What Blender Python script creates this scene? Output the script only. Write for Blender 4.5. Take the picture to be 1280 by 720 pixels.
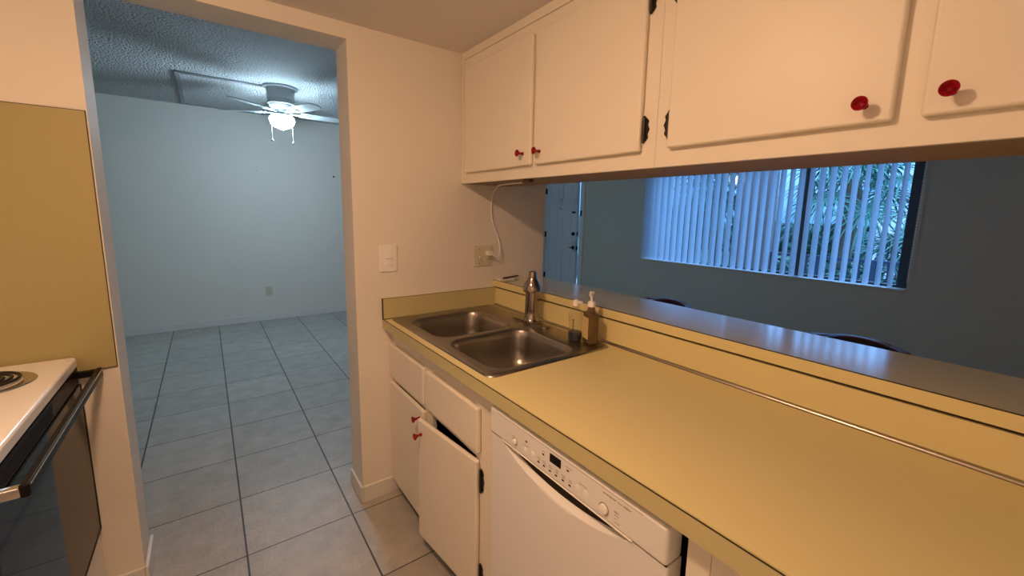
import bpy, bmesh, math, random
from mathutils import Vector, Matrix
random.seed(7)
PI = math.pi
SC = bpy.context.scene
COL = SC.collection
for o in list(bpy.data.objects): bpy.data.objects.remove(o)

# ------------------------------------------------------------------ camera
def make_camera():
    yaw, pitch, roll, f = .6435, -.1497, .0214, 521.78
    F = Vector((math.sin(yaw)*math.cos(pitch), math.cos(yaw)*math.cos(pitch), math.sin(pitch)))
    r = Vector((math.cos(yaw), -math.sin(yaw), 0)); u = r.cross(F)
    r2 = r*math.cos(roll)+u*math.sin(roll); u2 = -r*math.sin(roll)+u*math.cos(roll)
    M = Matrix((r2, u2, -F)).transposed().to_4x4()
    M.translation = Vector((-.6456, -1.9461, 1.4344))
    cd = bpy.data.cameras.new('camera'); c = bpy.data.objects.new('camera', cd); COL.objects.link(c)
    c.matrix_world = M
    cd.sensor_width = 36; cd.lens = f*36/1280
    cd.shift_x = -8.98/1280; cd.shift_y = -16.4/1280; cd.clip_start = .02; cd.clip_end = 200
    SC.camera = c
make_camera()

# ------------------------------------------------------------------ world, light, exposure
EXPOSURE = 0.0
SKY_STRENGTH = 0.95
BULB = 345.0
FILL_GLOBE = 6.5  # strength of the added fill globe
GLOBE = 128.0
SC.view_settings.view_transform = 'Standard'; SC.view_settings.look = 'None'
SC.view_settings.exposure = EXPOSURE; SC.view_settings.gamma = 1
SC.view_settings.use_curve_mapping = False
SC.cycles.max_bounces = 14; SC.cycles.diffuse_bounces = 9; SC.cycles.glossy_bounces = 6; SC.cycles.transparent_max_bounces = 24
w = bpy.data.worlds.new('sky'); SC.world = w; w.use_nodes = True
nt = w.node_tree; nt.nodes.clear()
out = nt.nodes.new('ShaderNodeOutputWorld'); bg = nt.nodes.new('ShaderNodeBackground')
tc = nt.nodes.new('ShaderNodeTexCoord'); sp = nt.nodes.new('ShaderNodeSeparateXYZ'); cr = nt.nodes.new('ShaderNodeValToRGB')
nt.links.new(tc.outputs['Generated'], sp.inputs[0]); nt.links.new(sp.outputs['Z'], cr.inputs[0])
cr.color_ramp.elements[0].color = (.20, .66, 1.45, 1); cr.color_ramp.elements[1].position = .6
cr.color_ramp.elements[1].color = (1.8, 4.2, 9.0, 1)
nt.links.new(cr.outputs[0], bg.inputs[0]); bg.inputs[1].default_value = SKY_STRENGTH
nt.links.new(bg.outputs[0], out.inputs[0])
# the window opening as a light portal for the sky
pl = bpy.data.lights.new('window_portal', 'AREA'); pl.shape = 'RECTANGLE'; pl.size = 2.7; pl.size_y = 1.25
pl.cycles.is_portal = True
po = bpy.data.objects.new('window_portal', pl); COL.objects.link(po)
po.location = (4.36, .275, 1.44); po.rotation_euler = (0, PI/2, 0)
pl.size, pl.size_y = 1.25, 2.75

# ------------------------------------------------------------------ materials
def nd(nt, t): return nt.nodes.new(t)
def mat(name, col, rough=.5, metal=0., spec=.5, bump=0, bscale=200, var=0, vscale=3, coat=0, emit=None, estr=0, aniso=None, bdist=.002):
    m = bpy.data.materials.new(name); m.use_nodes = True; n = m.node_tree; b = n.nodes['Principled BSDF']
    b.inputs['Base Color'].default_value = (*col, 1); b.inputs['Roughness'].default_value = rough
    b.inputs['Metallic'].default_value = metal; b.inputs['Specular IOR Level'].default_value = spec
    b.inputs['Coat Weight'].default_value = coat; b.inputs['Coat Roughness'].default_value = min(rough, .15)
    if coat >= .7: b.inputs['Coat IOR'].default_value = 1.9
    if emit: b.inputs['Emission Color'].default_value = (*emit, 1); b.inputs['Emission Strength'].default_value = estr
    t = nd(n, 'ShaderNodeTexCoord')
    nz = nd(n, 'ShaderNodeTexNoise'); nz.inputs['Scale'].default_value = vscale; nz.inputs['Detail'].default_value = 4
    n.links.new(t.outputs['Object'], nz.inputs['Vector'])
    mx = nd(n, 'ShaderNodeMixRGB'); mx.inputs[1].default_value = (*[c*(1-max(var,.015)) for c in col], 1)
    mx.inputs[2].default_value = (*[min(1, c*(1+max(var,.015))) for c in col], 1)
    n.links.new(nz.outputs['Fac'], mx.inputs[0]); n.links.new(mx.outputs[0], b.inputs['Base Color'])
    if bump:
        z = nd(n, 'ShaderNodeTexNoise'); z.inputs['Scale'].default_value = bscale; z.inputs['Detail'].default_value = 3
        n.links.new(t.outputs['Object'], z.inputs['Vector'])
        bp = nd(n, 'ShaderNodeBump'); bp.inputs['Strength'].default_value = bump; bp.inputs['Distance'].default_value = bdist
        n.links.new(z.outputs['Fac'], bp.inputs['Height']); n.links.new(bp.outputs[0], b.inputs['Normal'])
    return m

def tile_mat():
    m = bpy.data.materials.new('floor_tile'); m.use_nodes = True; n = m.node_tree; b = n.nodes['Principled BSDF']
    t = nd(n, 'ShaderNodeTexCoord'); s = nd(n, 'ShaderNodeSeparateXYZ'); n.links.new(t.outputs['Object'], s.inputs[0])
    def math_(op, a, bb=None):
        q = nd(n, 'ShaderNodeMath'); q.operation = op
        for i, v in enumerate((a, bb)):
            if v is None: continue
            if isinstance(v, (int, float)): q.inputs[i].default_value = v
            else: n.links.new(v, q.inputs[i])
        return q.outputs[0]
    def dist(ax, x0, sp_):
        v = math_('DIVIDE', math_('SUBTRACT', s.outputs[ax], x0), sp_)
        fr = math_('SUBTRACT', v, math_('FLOOR', v))
        return math_('MULTIPLY', math_('MINIMUM', fr, math_('SUBTRACT', 1., fr)), sp_), math_('FLOOR', v)
    dx, ix = dist('X', -.6066, .4206); dy, iy = dist('Y', -.0565, .4217)
    gx = math_('LESS_THAN', dx, .0036); gy = math_('LESS_THAN', dy, .0026)
    g = math_('MAXIMUM', gx, gy)
    nz = nd(n, 'ShaderNodeTexNoise'); nz.inputs['Scale'].default_value = 9; nz.inputs['Detail'].default_value = 8; nz.inputs['Roughness'].default_value = .65
    n.links.new(t.outputs['Object'], nz.inputs['Vector'])
    cr = nd(n, 'ShaderNodeValToRGB'); cr.color_ramp.elements[0].position = .3; cr.color_ramp.elements[1].position = .72
    cr.color_ramp.elements[0].color = (.34, .325, .295, 1); cr.color_ramp.elements[1].color = (.49, .47, .43, 1)
    n.links.new(nz.outputs['Fac'], cr.inputs[0])
    # a little tone change from tile to tile
    wn = nd(n, 'ShaderNodeTexWhiteNoise'); wn.noise_dimensions = '2D'; cb = nd(n, 'ShaderNodeCombineXYZ')
    n.links.new(ix, cb.inputs[0]); n.links.new(iy, cb.inputs[1]); n.links.new(cb.outputs[0], wn.inputs['Vector'])
    hv = nd(n, 'ShaderNodeHueSaturation'); n.links.new(cr.outputs[0], hv.inputs['Color'])
    n.links.new(math_('ADD', .93, math_('MULTIPLY', wn.outputs['Value'], .14)), hv.inputs['Value'])
    mx = nd(n, 'ShaderNodeMixRGB'); n.links.new(g, mx.inputs[0]); n.links.new(hv.outputs[0], mx.inputs[1])
    mx.inputs[2].default_value = (.035, .026, .018, 1); n.links.new(mx.outputs[0], b.inputs['Base Color'])
    vz = nd(n, 'ShaderNodeTexNoise'); vz.inputs['Scale'].default_value = 55; vz.inputs['Detail'].default_value = 5; vz.inputs['Roughness'].default_value = .6
    n.links.new(t.outputs['Object'], vz.inputs['Vector'])
    h = math_('SUBTRACT', vz.outputs['Fac'], math_('MULTIPLY', g, .8))
    bp = nd(n, 'ShaderNodeBump'); bp.inputs['Strength'].default_value = .55; bp.inputs['Distance'].default_value = .004
    n.links.new(h, bp.inputs['Height']); n.links.new(bp.outputs[0], b.inputs['Normal'])
    b.inputs['Roughness'].default_value = .36; b.inputs['Specular IOR Level'].default_value = .5
    return m

def see_through(name, col, gloss=.12, rough=.05, body=None, fac=.25):
    """clear sheet or bottle: mostly transparent, a little gloss, a little body colour"""
    m = bpy.data.materials.new(name); m.use_nodes = True; n = m.node_tree; n.nodes.clear()
    o = nd(n, 'ShaderNodeOutputMaterial'); tr = nd(n, 'ShaderNodeBsdfTransparent'); tr.inputs[0].default_value = (*col, 1)
    gl = nd(n, 'ShaderNodeBsdfGlossy'); gl.inputs['Roughness'].default_value = rough
    mx = nd(n, 'ShaderNodeMixShader'); lw = nd(n, 'ShaderNodeLayerWeight'); lw.inputs[0].default_value = .5
    pw = nd(n, 'ShaderNodeMath'); pw.operation = 'POWER'; pw.inputs[1].default_value = 4; n.links.new(lw.outputs['Facing'], pw.inputs[0])
    fr = nd(n, 'ShaderNodeMath'); fr.operation = 'MULTIPLY_ADD'; fr.inputs[1].default_value = .7; fr.inputs[2].default_value = .04; n.links.new(pw.outputs[0], fr.inputs[0])
    last = tr.outputs[0]
    if body:
        p = nd(n, 'ShaderNodeBsdfDiffuse'); p.inputs[0].default_value = (*body, 1)
        m2 = nd(n, 'ShaderNodeMixShader'); m2.inputs[0].default_value = fac
        n.links.new(last, m2.inputs[1]); n.links.new(p.outputs[0], m2.inputs[2]); last = m2.outputs[0]
    n.links.new(fr.outputs[0], mx.inputs[0]); n.links.new(last, mx.inputs[1]); n.links.new(gl.outputs[0], mx.inputs[2])
    n.links.new(mx.outputs[0], o.inputs[0])
    return m

def vane_mat():
    m = bpy.data.materials.new('vane_vinyl'); m.use_nodes = True; n = m.node_tree; n.nodes.clear()
    o = nd(n, 'ShaderNodeOutputMaterial'); d = nd(n, 'ShaderNodeBsdfDiffuse'); d.inputs[0].default_value = (.66, .68, .71, 1)
    t = nd(n, 'ShaderNodeBsdfTranslucent'); t.inputs[0].default_value = (.62, .67, .73, 1)
    nz = nd(n, 'ShaderNodeTexNoise'); nz.inputs['Scale'].default_value = 60
    mx = nd(n, 'ShaderNodeMixShader'); mx.inputs[0].default_value = .5
    n.links.new(d.outputs[0], mx.inputs[1]); n.links.new(t.outputs[0], mx.inputs[2]); n.links.new(mx.outputs[0], o.inputs[0])
    return m

M = {}
M['wall'] = mat('wall_paint', (.77, .735, .67), .6, spec=.25, bump=.25, bscale=160, bdist=.0015)
M['wallgrey'] = mat('wall_paint_living', (.60, .60, .55), .7, spec=.2, bump=.25, bscale=160, bdist=.0015)
M['ceil'] = mat('ceiling_paint', (.72, .70, .67), .8, spec=.1, bump=.2, bscale=90)
def popcorn():
    m = mat('popcorn_ceiling', (.74, .76, .78), .95, spec=.05)
    n = m.node_tree; b = n.nodes['Principled BSDF']; t = nd(n, 'ShaderNodeTexCoord')
    v = nd(n, 'ShaderNodeTexVoronoi'); v.inputs['Scale'].default_value = 62; v.feature = 'F1'
    n.links.new(t.outputs['Object'], v.inputs['Vector'])
    z = nd(n, 'ShaderNodeTexNoise'); z.inputs['Scale'].default_value = 85; z.inputs['Detail'].default_value = 3
    n.links.new(t.outputs['Object'], z.inputs['Vector'])
    a = nd(n, 'ShaderNodeMath'); a.operation = 'SUBTRACT'; n.links.new(z.outputs['Fac'], a.inputs[0]); n.links.new(v.outputs['Distance'], a.inputs[1])
    bp = nd(n, 'ShaderNodeBump'); bp.inputs['Strength'].default_value = 1; bp.inputs['Distance'].default_value = .026
    n.links.new(a.outputs[0], bp.inputs['Height']); n.links.new(bp.outputs[0], b.inputs['Normal'])
    return m
M['hatchstrip'] = mat('hatch_strip_paint', (.33, .34, .34), .7, spec=.2)
M['popcorn'] = popcorn()
M['tile'] = tile_mat()
M['trim'] = mat('white_trim_paint', (.74, .73, .70), .4, spec=.4)
M['cab'] = mat('cream_cabinet_paint', (.78, .73, .64), .42, spec=.4, bump=.05, bscale=60, var=.02, vscale=5)
M['cabin'] = mat('cabinet_inside', (.16, .11, .07), .8)
M['block'] = mat('dark_block', (.12, .06, .03), .6)
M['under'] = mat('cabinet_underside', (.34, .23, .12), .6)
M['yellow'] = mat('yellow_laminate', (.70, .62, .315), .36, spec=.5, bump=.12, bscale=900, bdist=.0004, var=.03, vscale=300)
M['bar'] = mat('yellow_laminate_bar', (.66, .60, .37), .14, coat=1, spec=.8, bump=.10, bscale=900, bdist=.0003, var=.03, vscale=300)
M['yellowedge'] = mat('laminate_edge', (.52, .47, .25), .45, spec=.4, bump=.12, bscale=900, bdist=.0004, var=.04, vscale=300)
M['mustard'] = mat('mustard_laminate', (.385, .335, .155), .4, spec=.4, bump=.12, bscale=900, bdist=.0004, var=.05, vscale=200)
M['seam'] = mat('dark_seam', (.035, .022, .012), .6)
M['steel'] = mat('brushed_steel', (.36, .33, .30), .30, metal=1, bump=.12, bscale=500, bdist=.0004)
M['chrome'] = mat('chrome', (.72, .70, .68), .15, metal=1)
M['nickel'] = mat('satin_nickel', (.34, .30, .28), .2, metal=1)
M['cove'] = mat('aluminium_cove', (.48, .44, .38), .3, metal=1)
M['white'] = mat('white_plastic', (.86, .85, .83), .35, spec=.5)
M['enamel'] = mat('white_enamel', (.86, .85, .83), .2, spec=.6, coat=.3)
M['appl'] = mat('white_appliance', (.76, .76, .76), .3, spec=.5)
M['almond'] = mat('almond_plastic', (.62, .60, .45), .4)
M['black'] = mat('black_plastic', (.009, .008, .008), .36, spec=.1)
M['blackglass'] = mat('oven_black_glass', (.008, .007, .006), .05, spec=.09)
M['blackmetal'] = mat('black_iron', (.02, .018, .016), .5, metal=.2, spec=.2)
M['bronze'] = mat('dark_hinge_metal', (.03, .022, .018), .38, metal=.6)
M['pocket'] = mat('pocket_shade_colour', (.05, .038, .03), .6, spec=.2)  # dark tone carries the shade under the panel lip
M['grey'] = mat('grey_print', (.32, .25, .2), .6)
M['wood'] = mat('dark_red_wood', (.10, .025, .015), .3, spec=.5)
M['leather'] = mat('dark_leather', (.02, .010, .010), .35, spec=.5)
M['frame'] = mat('dark_window_frame', (.06, .065, .07), .5)
M['rail'] = mat('dark_rail_paint', (.02, .035, .07), .45)
M['stucco'] = mat('exterior_stucco', (.17, .12, .11), .9, bump=.4, bscale=60)
M['stucco2'] = mat('neighbour_stucco', (.75, .66, .72), .9, bump=.3, bscale=20)
M['concrete'] = mat('concrete', (.4, .39, .36), .9, bump=.3, bscale=40)
M['grass'] = mat('lawn', (.045, .085, .04), .95, var=.3, vscale=4)
M['frond'] = mat('palm_green', (.055, .17, .11), .5, spec=.3, var=.25, vscale=2)
M['frond2'] = mat('palm_green_dark', (.03, .095, .065), .5, spec=.3, var=.25, vscale=2)
M['bark'] = mat('palm_bark', (.16, .10, .06), .95, bump=.8, bscale=30, var=.3, vscale=10)
M['glass'] = see_through('window_glass', (.97, .99, 1), .1)
M['vane'] = vane_mat()
M['doorpaint'] = mat('door_paint', (.70, .78, .86), .5, spec=.35)
M['bottle'] = see_through('clear_bottle', (.93, .92, .88), body=(.7, .66, .55), fac=.05)
M['amber'] = see_through('amber_soap', (.56, .42, .24), body=(.22, .155, .07), fac=.45)
M['bluesoap'] = mat('blue_soap', (.004, .008, .035), .25, spec=.2)
M['label'] = mat('label_paper', (.66, .52, .26), .5)
M['paper'] = mat('white_paper', (.8, .77, .72), .7)
M['red'] = see_through('red_acrylic', (1, .22, .20), body=(.30, .006, .018), fac=.75)
M['coil'] = mat('burner_coil', (.018, .016, .015), .45, metal=.3)
M['bulb'] = mat('warm_bulb', (1, .8, .6), emit=(1, .59, .34), estr=BULB)
M['fillglobe'] = mat('fill_globe_glow', (1, .9, .8), emit=(1, .61, .40), estr=FILL_GLOBE)
M['globe'] = mat('frosted_globe', (.9, .95, 1), emit=(.64, .90, 1.08), estr=GLOBE)
M['fanhub'] = mat('fan_hub_enamel', (.30, .37, .38), .4, spec=.3)
M['fan'] = mat('fan_white', (.52, .57, .59), .4, spec=.3)

# ------------------------------------------------------------------ mesh helpers
class MB:
    def __init__(s): s.bm = bmesh.new(); s.bev = False
    def _merge(s, t, mtx=None):
        me = bpy.data.meshes.new('tmp'); 
        if mtx is not None: t.transform(mtx)
        t.to_mesh(me); t.free(); s.bm.from_mesh(me); bpy.data.meshes.remove(me)
    def box(s, x0, x1, y0, y1, z0, z1, bev=0, seg=2, mtx=None):
        t = bmesh.new(); bmesh.ops.create_cube(t, size=1)
        x0, x1 = sorted((x0, x1)); y0, y1 = sorted((y0, y1)); z0, z1 = sorted((z0, z1))
        for v in t.verts:
            v.co = Vector(((x0+x1)/2+v.co.x*(x1-x0), (y0+y1)/2+v.co.y*(y1-y0), (z0+z1)/2+v.co.z*(z1-z0)))
        if bev: s.bev = True
        if bev: bmesh.ops.bevel(t, geom=list(t.edges), offset=bev, segments=seg, profile=.5, affect='EDGES')
        s._merge(t, mtx); return s
    def lathe(s, prof, o=(0,0,0), ax=(0,0,1), n=24, mtx=None):
        t = bmesh.new(); rings = []
        for r, z in prof:
            rings.append([t.verts.new((r*math.cos(2*PI*i/n), r*math.sin(2*PI*i/n), z)) for i in range(n)] if r > 1e-6 else [t.verts.new((0,0,z))])
        for a, b in zip(rings, rings[1:]):
            for i in range(n):
                j = (i+1) % n
                if len(a) == 1 and len(b) == 1: continue
                if len(a) == 1: t.faces.new((a[0], b[j], b[i]))
                elif len(b) == 1: t.faces.new((a[i], a[j], b[0]))
                else: t.faces.new((a[i], a[j], b[j], b[i]))
        bmesh.ops.recalc_face_normals(t, faces=t.faces)
        q = Vector((0,0,1)).rotation_difference(Vector(ax).normalized()).to_matrix().to_4x4(); q.translation = Vector(o)
        s._merge(t, q if mtx is None else mtx @ q); return s
    def cyl(s, p0, p1, r, r1=None, n=16, mtx=None):
        p0, p1 = Vector(p0), Vector(p1); L = (p1-p0).length; r1 = r if r1 is None else r1
        return s.lathe([(0,0),(r,0),(r1,L),(0,L)], p0, p1-p0, n, mtx)
    def tube(s, pts, r, n=8, cap=True):
        pts = [Vector(p) for p in pts]; t = bmesh.new(); rings = []
        up = Vector((0,0,1))
        for i, p in enumerate(pts):
            d = (pts[min(i+1, len(pts)-1)]-pts[max(i-1, 0)]).normalized()
            a = d.cross(up)
            if a.length < .05: a = d.cross(Vector((1,0,0)))
            a.normalize(); b = d.cross(a)
            rr = r[i] if isinstance(r, (list, tuple)) else r
            rings.append([t.verts.new(p+a*rr*math.cos(2*PI*k/n)+b*rr*math.sin(2*PI*k/n)) for k in range(n)])
        for a, b in zip(rings, rings[1:]):
            for k in range(n): t.faces.new((a[k], a[(k+1)%n], b[(k+1)%n], b[k]))
        if cap: t.faces.new(rings[0]); t.faces.new(rings[-1][::-1])
        bmesh.ops.recalc_face_normals(t, faces=t.faces)
        s._merge(t); return s
    def prism(s, poly, axis, a, b, mtx=None):
        """poly: 2-D points in the two axes other than `axis` (cyclic order), extruded from a to b"""
        t = bmesh.new()
        def P(u, v, h): return {'x': (h, u, v), 'y': (u, h, v), 'z': (u, v, h)}[axis]
        A = [t.verts.new(P(u, v, a)) for u, v in poly]; B = [t.verts.new(P(u, v, b)) for u, v in poly]
        t.faces.new(A); t.faces.new(B[::-1])
        for i in range(len(poly)):
            j = (i+1) % len(poly); t.faces.new((A[i], A[j], B[j], B[i]))
        bmesh.ops.recalc_face_normals(t, faces=t.faces)
        s._merge(t, mtx); return s
    def quad(s, *ps):
        s.bm.faces.new([s.bm.verts.new(p) for p in ps]); return s
    def build(s, name, m, parent=None, smooth=True, angle=35):
        me = bpy.data.meshes.new(name); 
        s.bm.to_mesh(me); s.bm.free()
        me.materials.append(M[m] if isinstance(m, str) else m)
        if smooth:
            me.polygons.foreach_set('use_smooth', [True]*len(me.polygons))
            me.set_sharp_from_angle(angle=math.radians(angle))
        o = bpy.data.objects.new(name, me); COL.objects.link(o)
        if smooth and s.bev:
            wn = o.modifiers.new('weighted_normal', 'WEIGHTED_NORMAL'); wn.keep_sharp = True; wn.weight = 100
        if parent is not None:
            o.parent = parent; o.matrix_parent_inverse = Matrix.Translation(-parent.location)
        return o
def thing(name, label, cat, loc, group=None):
    o = bpy.data.objects.new(name, None); COL.objects.link(o); o.location = loc
    o.empty_display_size = .05
    o['label'] = label; o['category'] = cat
    if group: o['group'] = group
    return o
def tag(o, label, cat, group=None, kind=None):
    o['label'] = label; o['category'] = cat
    if group: o['group'] = group
    if kind: o['kind'] = kind
    return o
def struct(o): o['kind'] = 'structure'; return o

# ------------------------------------------------------------------ measurements
XL, XD, T = -.923, -.118, .173           # doorway jambs, end wall thickness
HK, HC = 2.20, 2.523                     # kitchen and dining ceilings
DF, W = 4.12, 4.20                       # far wall, window wall
XE = .994                                # free end of the end wall
KX, YB = -1.69, -3.4                     # kitchen left wall, back wall
DX = -3.2                                # dining left wall

# ------------------------------------------------------------------ structure
struct(MB().box(DX-.12, W+.15, YB-.12, DF+.12, -.12, 0).build('floor', 'tile', smooth=False))
struct(MB().box(DX-.12, W+.15, YB-.12, DF+.12, HC, HC+.12).build('ceiling', 'popcorn', smooth=False))
struct(MB().box(KX, .718, YB, 0, HK, HC-.001).build('ceiling_kitchen', 'ceil', smooth=False))
mb = MB(); mb.box(DX, XL, 0, T, 0, HC); mb.box(XD, XE, 0, T, 0, HC); mb.box(XL, XD, 0, T, 2.137, HC)
struct(mb.build('wall_end', 'wall', smooth=False))
struct(MB().box(DX, W, DF, DF+.12, 0, HC).build('wall_far', 'wall', smooth=False))
struct(MB().box(DX-.12, DX, T, DF, 0, HC).build('wall_dining_left', 'wall', smooth=False))
struct(MB().box(KX-.12, KX, YB, -.001, 0, HC).build('wall_kitchen_left', 'wall', smooth=False))
struct(MB().box(DX-.12, W, YB-.12, YB, 0, HC).build('wall_back', 'wall', smooth=False))
WY0, WY1, WZ0, WZ1 = -1.10, 1.65, .825, 2.08
DY0, DY1, DZ = 2.875, 3.782, 2.06
mb = MB()
mb.box(W, W+.15, YB-.12, WY0, 0, HC); mb.box(W, W+.15, WY1, DY0, 0, HC); mb.box(W, W+.15, DY1, DF+.12, 0, HC)
mb.box(W, W+.15, WY0, WY1, 0, WZ0); mb.box(W, W+.15, WY0, WY1, WZ1, HC); mb.box(W, W+.15, DY0, DY1, DZ, HC)
struct(mb.build('wall_window', 'wallgrey', smooth=False))
struct(MB().box(.656, .86, YB, -.001, 0, 1.012).build('wall_half', 'wallgrey', smooth=False))
# baseboards
def baseboard(name, pts):
    mb = MB()
    for x0, x1, y0, y1 in pts: mb.box(x0, x1, y0, y1, 0, .085, .004)
    return struct(mb.build(name, 'trim'))
baseboard('baseboard_far', [(DX, W, DF-.013, DF)])
baseboard('baseboard_end', [(XD-.012, XD, -.012, T+.012), (XD, .085, -.013, 0), (XL, XL+.012, -.012, T+.012), (-1.02, XL, -.013, 0)])
baseboard('baseboard_window', [(W-.013, W, YB, DY0-.07), (W-.013, W, DY1+.07, DF-.013)])

# ------------------------------------------------------------------ window
t = MB(); fw = .045
x0, x1 = W+.07, W+.12
t.box(x0, x1, WY0, WY1, WZ0, WZ0+.035, .004); t.box(x0, x1, WY0, WY1, WZ1-.035, WZ1, .004)
for y, fw in ((WY0, .085), (WY1-.045, .045)): t.box(x0, x1, y, y+fw, WZ0+.03, WZ1-.03, .004)
for y, wd in ((.56, .022), (-.225, .085)): t.box(x0, x1, y-wd/2, y+wd/2, WZ0+.03, WZ1-.03, .004)
struct(t.build('window_1', 'frame'))
wo = bpy.data.objects['window_1']
g = MB().box(x0+.022, x0+.026, WY0+.02, WY1-.02, WZ0+.02, WZ1-.02).build('window_pane', 'glass', wo, smooth=False)
MB().box(W-.045, W+.07, WY0+.001, WY1-.001, WZ0, WZ0+.012, .003).build('window_sill', 'trim', wo)
# ------------------------------------------------------------------ vertical blind
bl = thing('vertical_blind', 'white vertical blind hanging inside the wide window, its vanes half open', 'blind', (W, .275, WZ1-.06))
MB().box(W-.03, W+.025, WY0+.005, WY1-.005, WZ1-.045, WZ1, .004).build('headrail', 'white', bl)
ang = math.radians(-15); vw = .089
ys = []; y = WY1-.012
while y > WY0+.09: ys.append(y); y -= .0875
for i, y in enumerate(ys):
    a = ang+math.radians(random.uniform(-4, 4)); 
    if i < 4: a = math.radians(-32)
    mb = MB(); k = 5; pts = []
    for j in range(k+1):
        s_ = (j/k-.5); bow = .006*(1-4*s_*s_)
        pts.append((W-.002+math.cos(a)*vw*s_-math.sin(a)*bow, y+math.sin(a)*vw*s_+math.cos(a)*bow))
    lo = [mb.bm.verts.new((px, py, WZ0+.018)) for px, py in pts]; hi = [mb.bm.verts.new((px, py, WZ1-.045)) for px, py in pts]
    for j in range(k): mb.bm.faces.new((lo[j], lo[j+1], hi[j+1], hi[j]))
    v = mb.build('vane', 'vane', bl)
ch = [(W-.03, WY0-.006, WZ1-.04-(.024*i)) for i in range(48)]
mb = MB()
for i, p in enumerate(ch): mb.lathe([(0,-.0105),(.006,-.008),(.006,.008),(0,.0105)], p, n=6)
mb.build('control_chain', 'white', bl)
# ------------------------------------------------------------------ front door
d = MB()
d.box(W-.015, W+.15, DY0-.0, DY0+.035, 0, DZ, .003); d.box(W-.015, W+.15, DY1-.02, DY1, 0, DZ, .003); d.box(W-.015, W+.15, DY0+.035, DY1-.02, DZ-.02, DZ, .003)
d.box(W-.018, W-.001, DY0-.06, DY0, 0, DZ+.06, .004); d.box(W-.018, W-.001, DY1, DY1+.06, 0, DZ+.06, .004); d.box(W-.018, W-.001, DY0-.06, DY1+.06, DZ, DZ+.06, .004)
door = struct(d.build('door_1', 'trim'))
HX, HY = W+.0, DY1-.022
RD = Matrix.Translation((HX, HY, 0)) @ Matrix.Rotation(math.radians(-4.5), 4, 'Z') @ Matrix.Translation((-HX, -HY, 0))
dw = .845
def ly(u): return HY-u*dw            # u 0 hinge, 1 latch
leaf = MB()
leaf.box(HX+.012, HX+.045, ly(0), ly(1), .008, 2.035, .002, mtx=RD)
# stiles and rails in front of the sunken field, raised fields in the panels
rails = [(.008, .26), (.80, .98), (1.575, 1.68), (1.90, 2.035)]
for a, b in rails: leaf.box(HX, HX+.014, ly(0), ly(1), a, b, .003, mtx=RD)
for a, b in ((0, .13), (.435, .565), (.87, 1)): leaf.box(HX, HX+.014, ly(a), ly(b), .008, 2.035, .003, mtx=RD)
for a, b in ((.26, .80), (.98, 1.575), (1.68, 1.90)):
    for u0, u1 in ((.13, .435), (.565, .87)):
        leaf.box(HX+.004, HX+.013, ly(u0+.04), ly(u1-.04), a+.03, b-.03, .004, mtx=RD)
lf = leaf.build('door_leaf', 'doorpaint', door)
hh = MB()
for z in (1.797, 1.054, .329): hh.cyl((HX-.008, HY+.004, z-.05), (HX-.008, HY+.004, z+.05), .008, n=10); hh.box(HX-.004, HX+.001, HY-.03, HY+.02, z-.048, z+.048)
hh.build('hinge', 'blackmetal', door)
h = MB(); yl = ly(1)+.065
h.lathe([(0,0),(.032,0),(.032,.008),(.014,.014),(.012,.045),(0,.045)], (HX, yl, .875), (-1,0,0), n=20, mtx=RD)
h.tube([(HX-.045, yl, .875), (HX-.05, yl+.03, .875), (HX-.048, yl+.115, .870)], .009); 
h.box(HX+.005, HX+.03, ly(1)-.002, ly(1)+.001, .84, .91, mtx=RD)
h.build('lever_handle', 'blackmetal', door)
h = MB(); h.lathe([(0,0),(.03,0),(.03,.012),(.01,.016),(.01,.03),(0,.03)], (HX, yl, 1.10), (-1,0,0), n=20, mtx=RD)
h.box(HX-.045, HX-.02, yl-.004, yl+.004, 1.08, 1.12, mtx=RD); h.box(HX+.005, HX+.03, ly(1)-.002, ly(1)+.001, 1.07, 1.13, mtx=RD)
h.build('deadbolt', 'blackmetal', door)
h = MB(); h.box(HX-.03, HX, yl-.035, yl+.03, 1.43, 1.46, .003, mtx=RD); h.build('swing_guard', 'blackmetal', door)
MB().box(W-.03, W-.018, DY0-.015, DY0+.01, 1.39, 1.48, .002).build('guard_catch', 'blackmetal', door)
h = MB(); h.lathe([(0,0),(.012,0),(.010,.006),(0,.006)], (HX, ly(.5), 1.50), (-1,0,0), n=12, mtx=RD); h.build('peephole', 'blackmetal', door)

# ------------------------------------------------------------------ plates on the walls
def plate(name, label, cat, c, n, w_, h_, m='white', kind='switch', group=None):
    """wall plate centred at c, facing n ('-y','-x')"""
    th = thing(name, label, cat, c, group)
    if n == '-y': MT = Matrix.Translation(c)
    elif n == '-x': MT = Matrix.Translation(c) @ Matrix.Rotation(-PI/2, 4, 'Z')
    MB().box(-w_/2, w_/2, -.007, 0, -h_/2, h_/2, .003, mtx=MT).build('cover_plate', m, th)
    if kind == 'switch':
        MB().box(-.017, .017, -.011, -.006, -.034, .034, .002, mtx=MT).build('rocker', m, th)
        MB().box(-.0165, .0165, -.0118, -.0105, -.002, -.0005, mtx=MT).build('rocker_line', 'grey', th)
    elif kind == 'toggle':
        MB().box(-.005, .005, -.016, -.006, -.004, .014, .002, mtx=MT).build('toggle', m, th)
    elif kind == 'outlet':
        for s in (-1, 1):
            o = MB().lathe([(0,0),(.017,0),(.016,.003),(0,.003)], (0,-.007,s*.0195), (0,-1,0), n=20, mtx=MT).build('receptacle', m, th)
            q = MB(); q.box(-.0075,-.0055,-.0106,-.0098,s*.0195-.003,s*.0195+.006,mtx=MT); q.box(.0055,.0075,-.0106,-.0098,s*.0195-.003,s*.0195+.006,mtx=MT)
            q.build('slots', 'black', th)
    return th, MT
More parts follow.
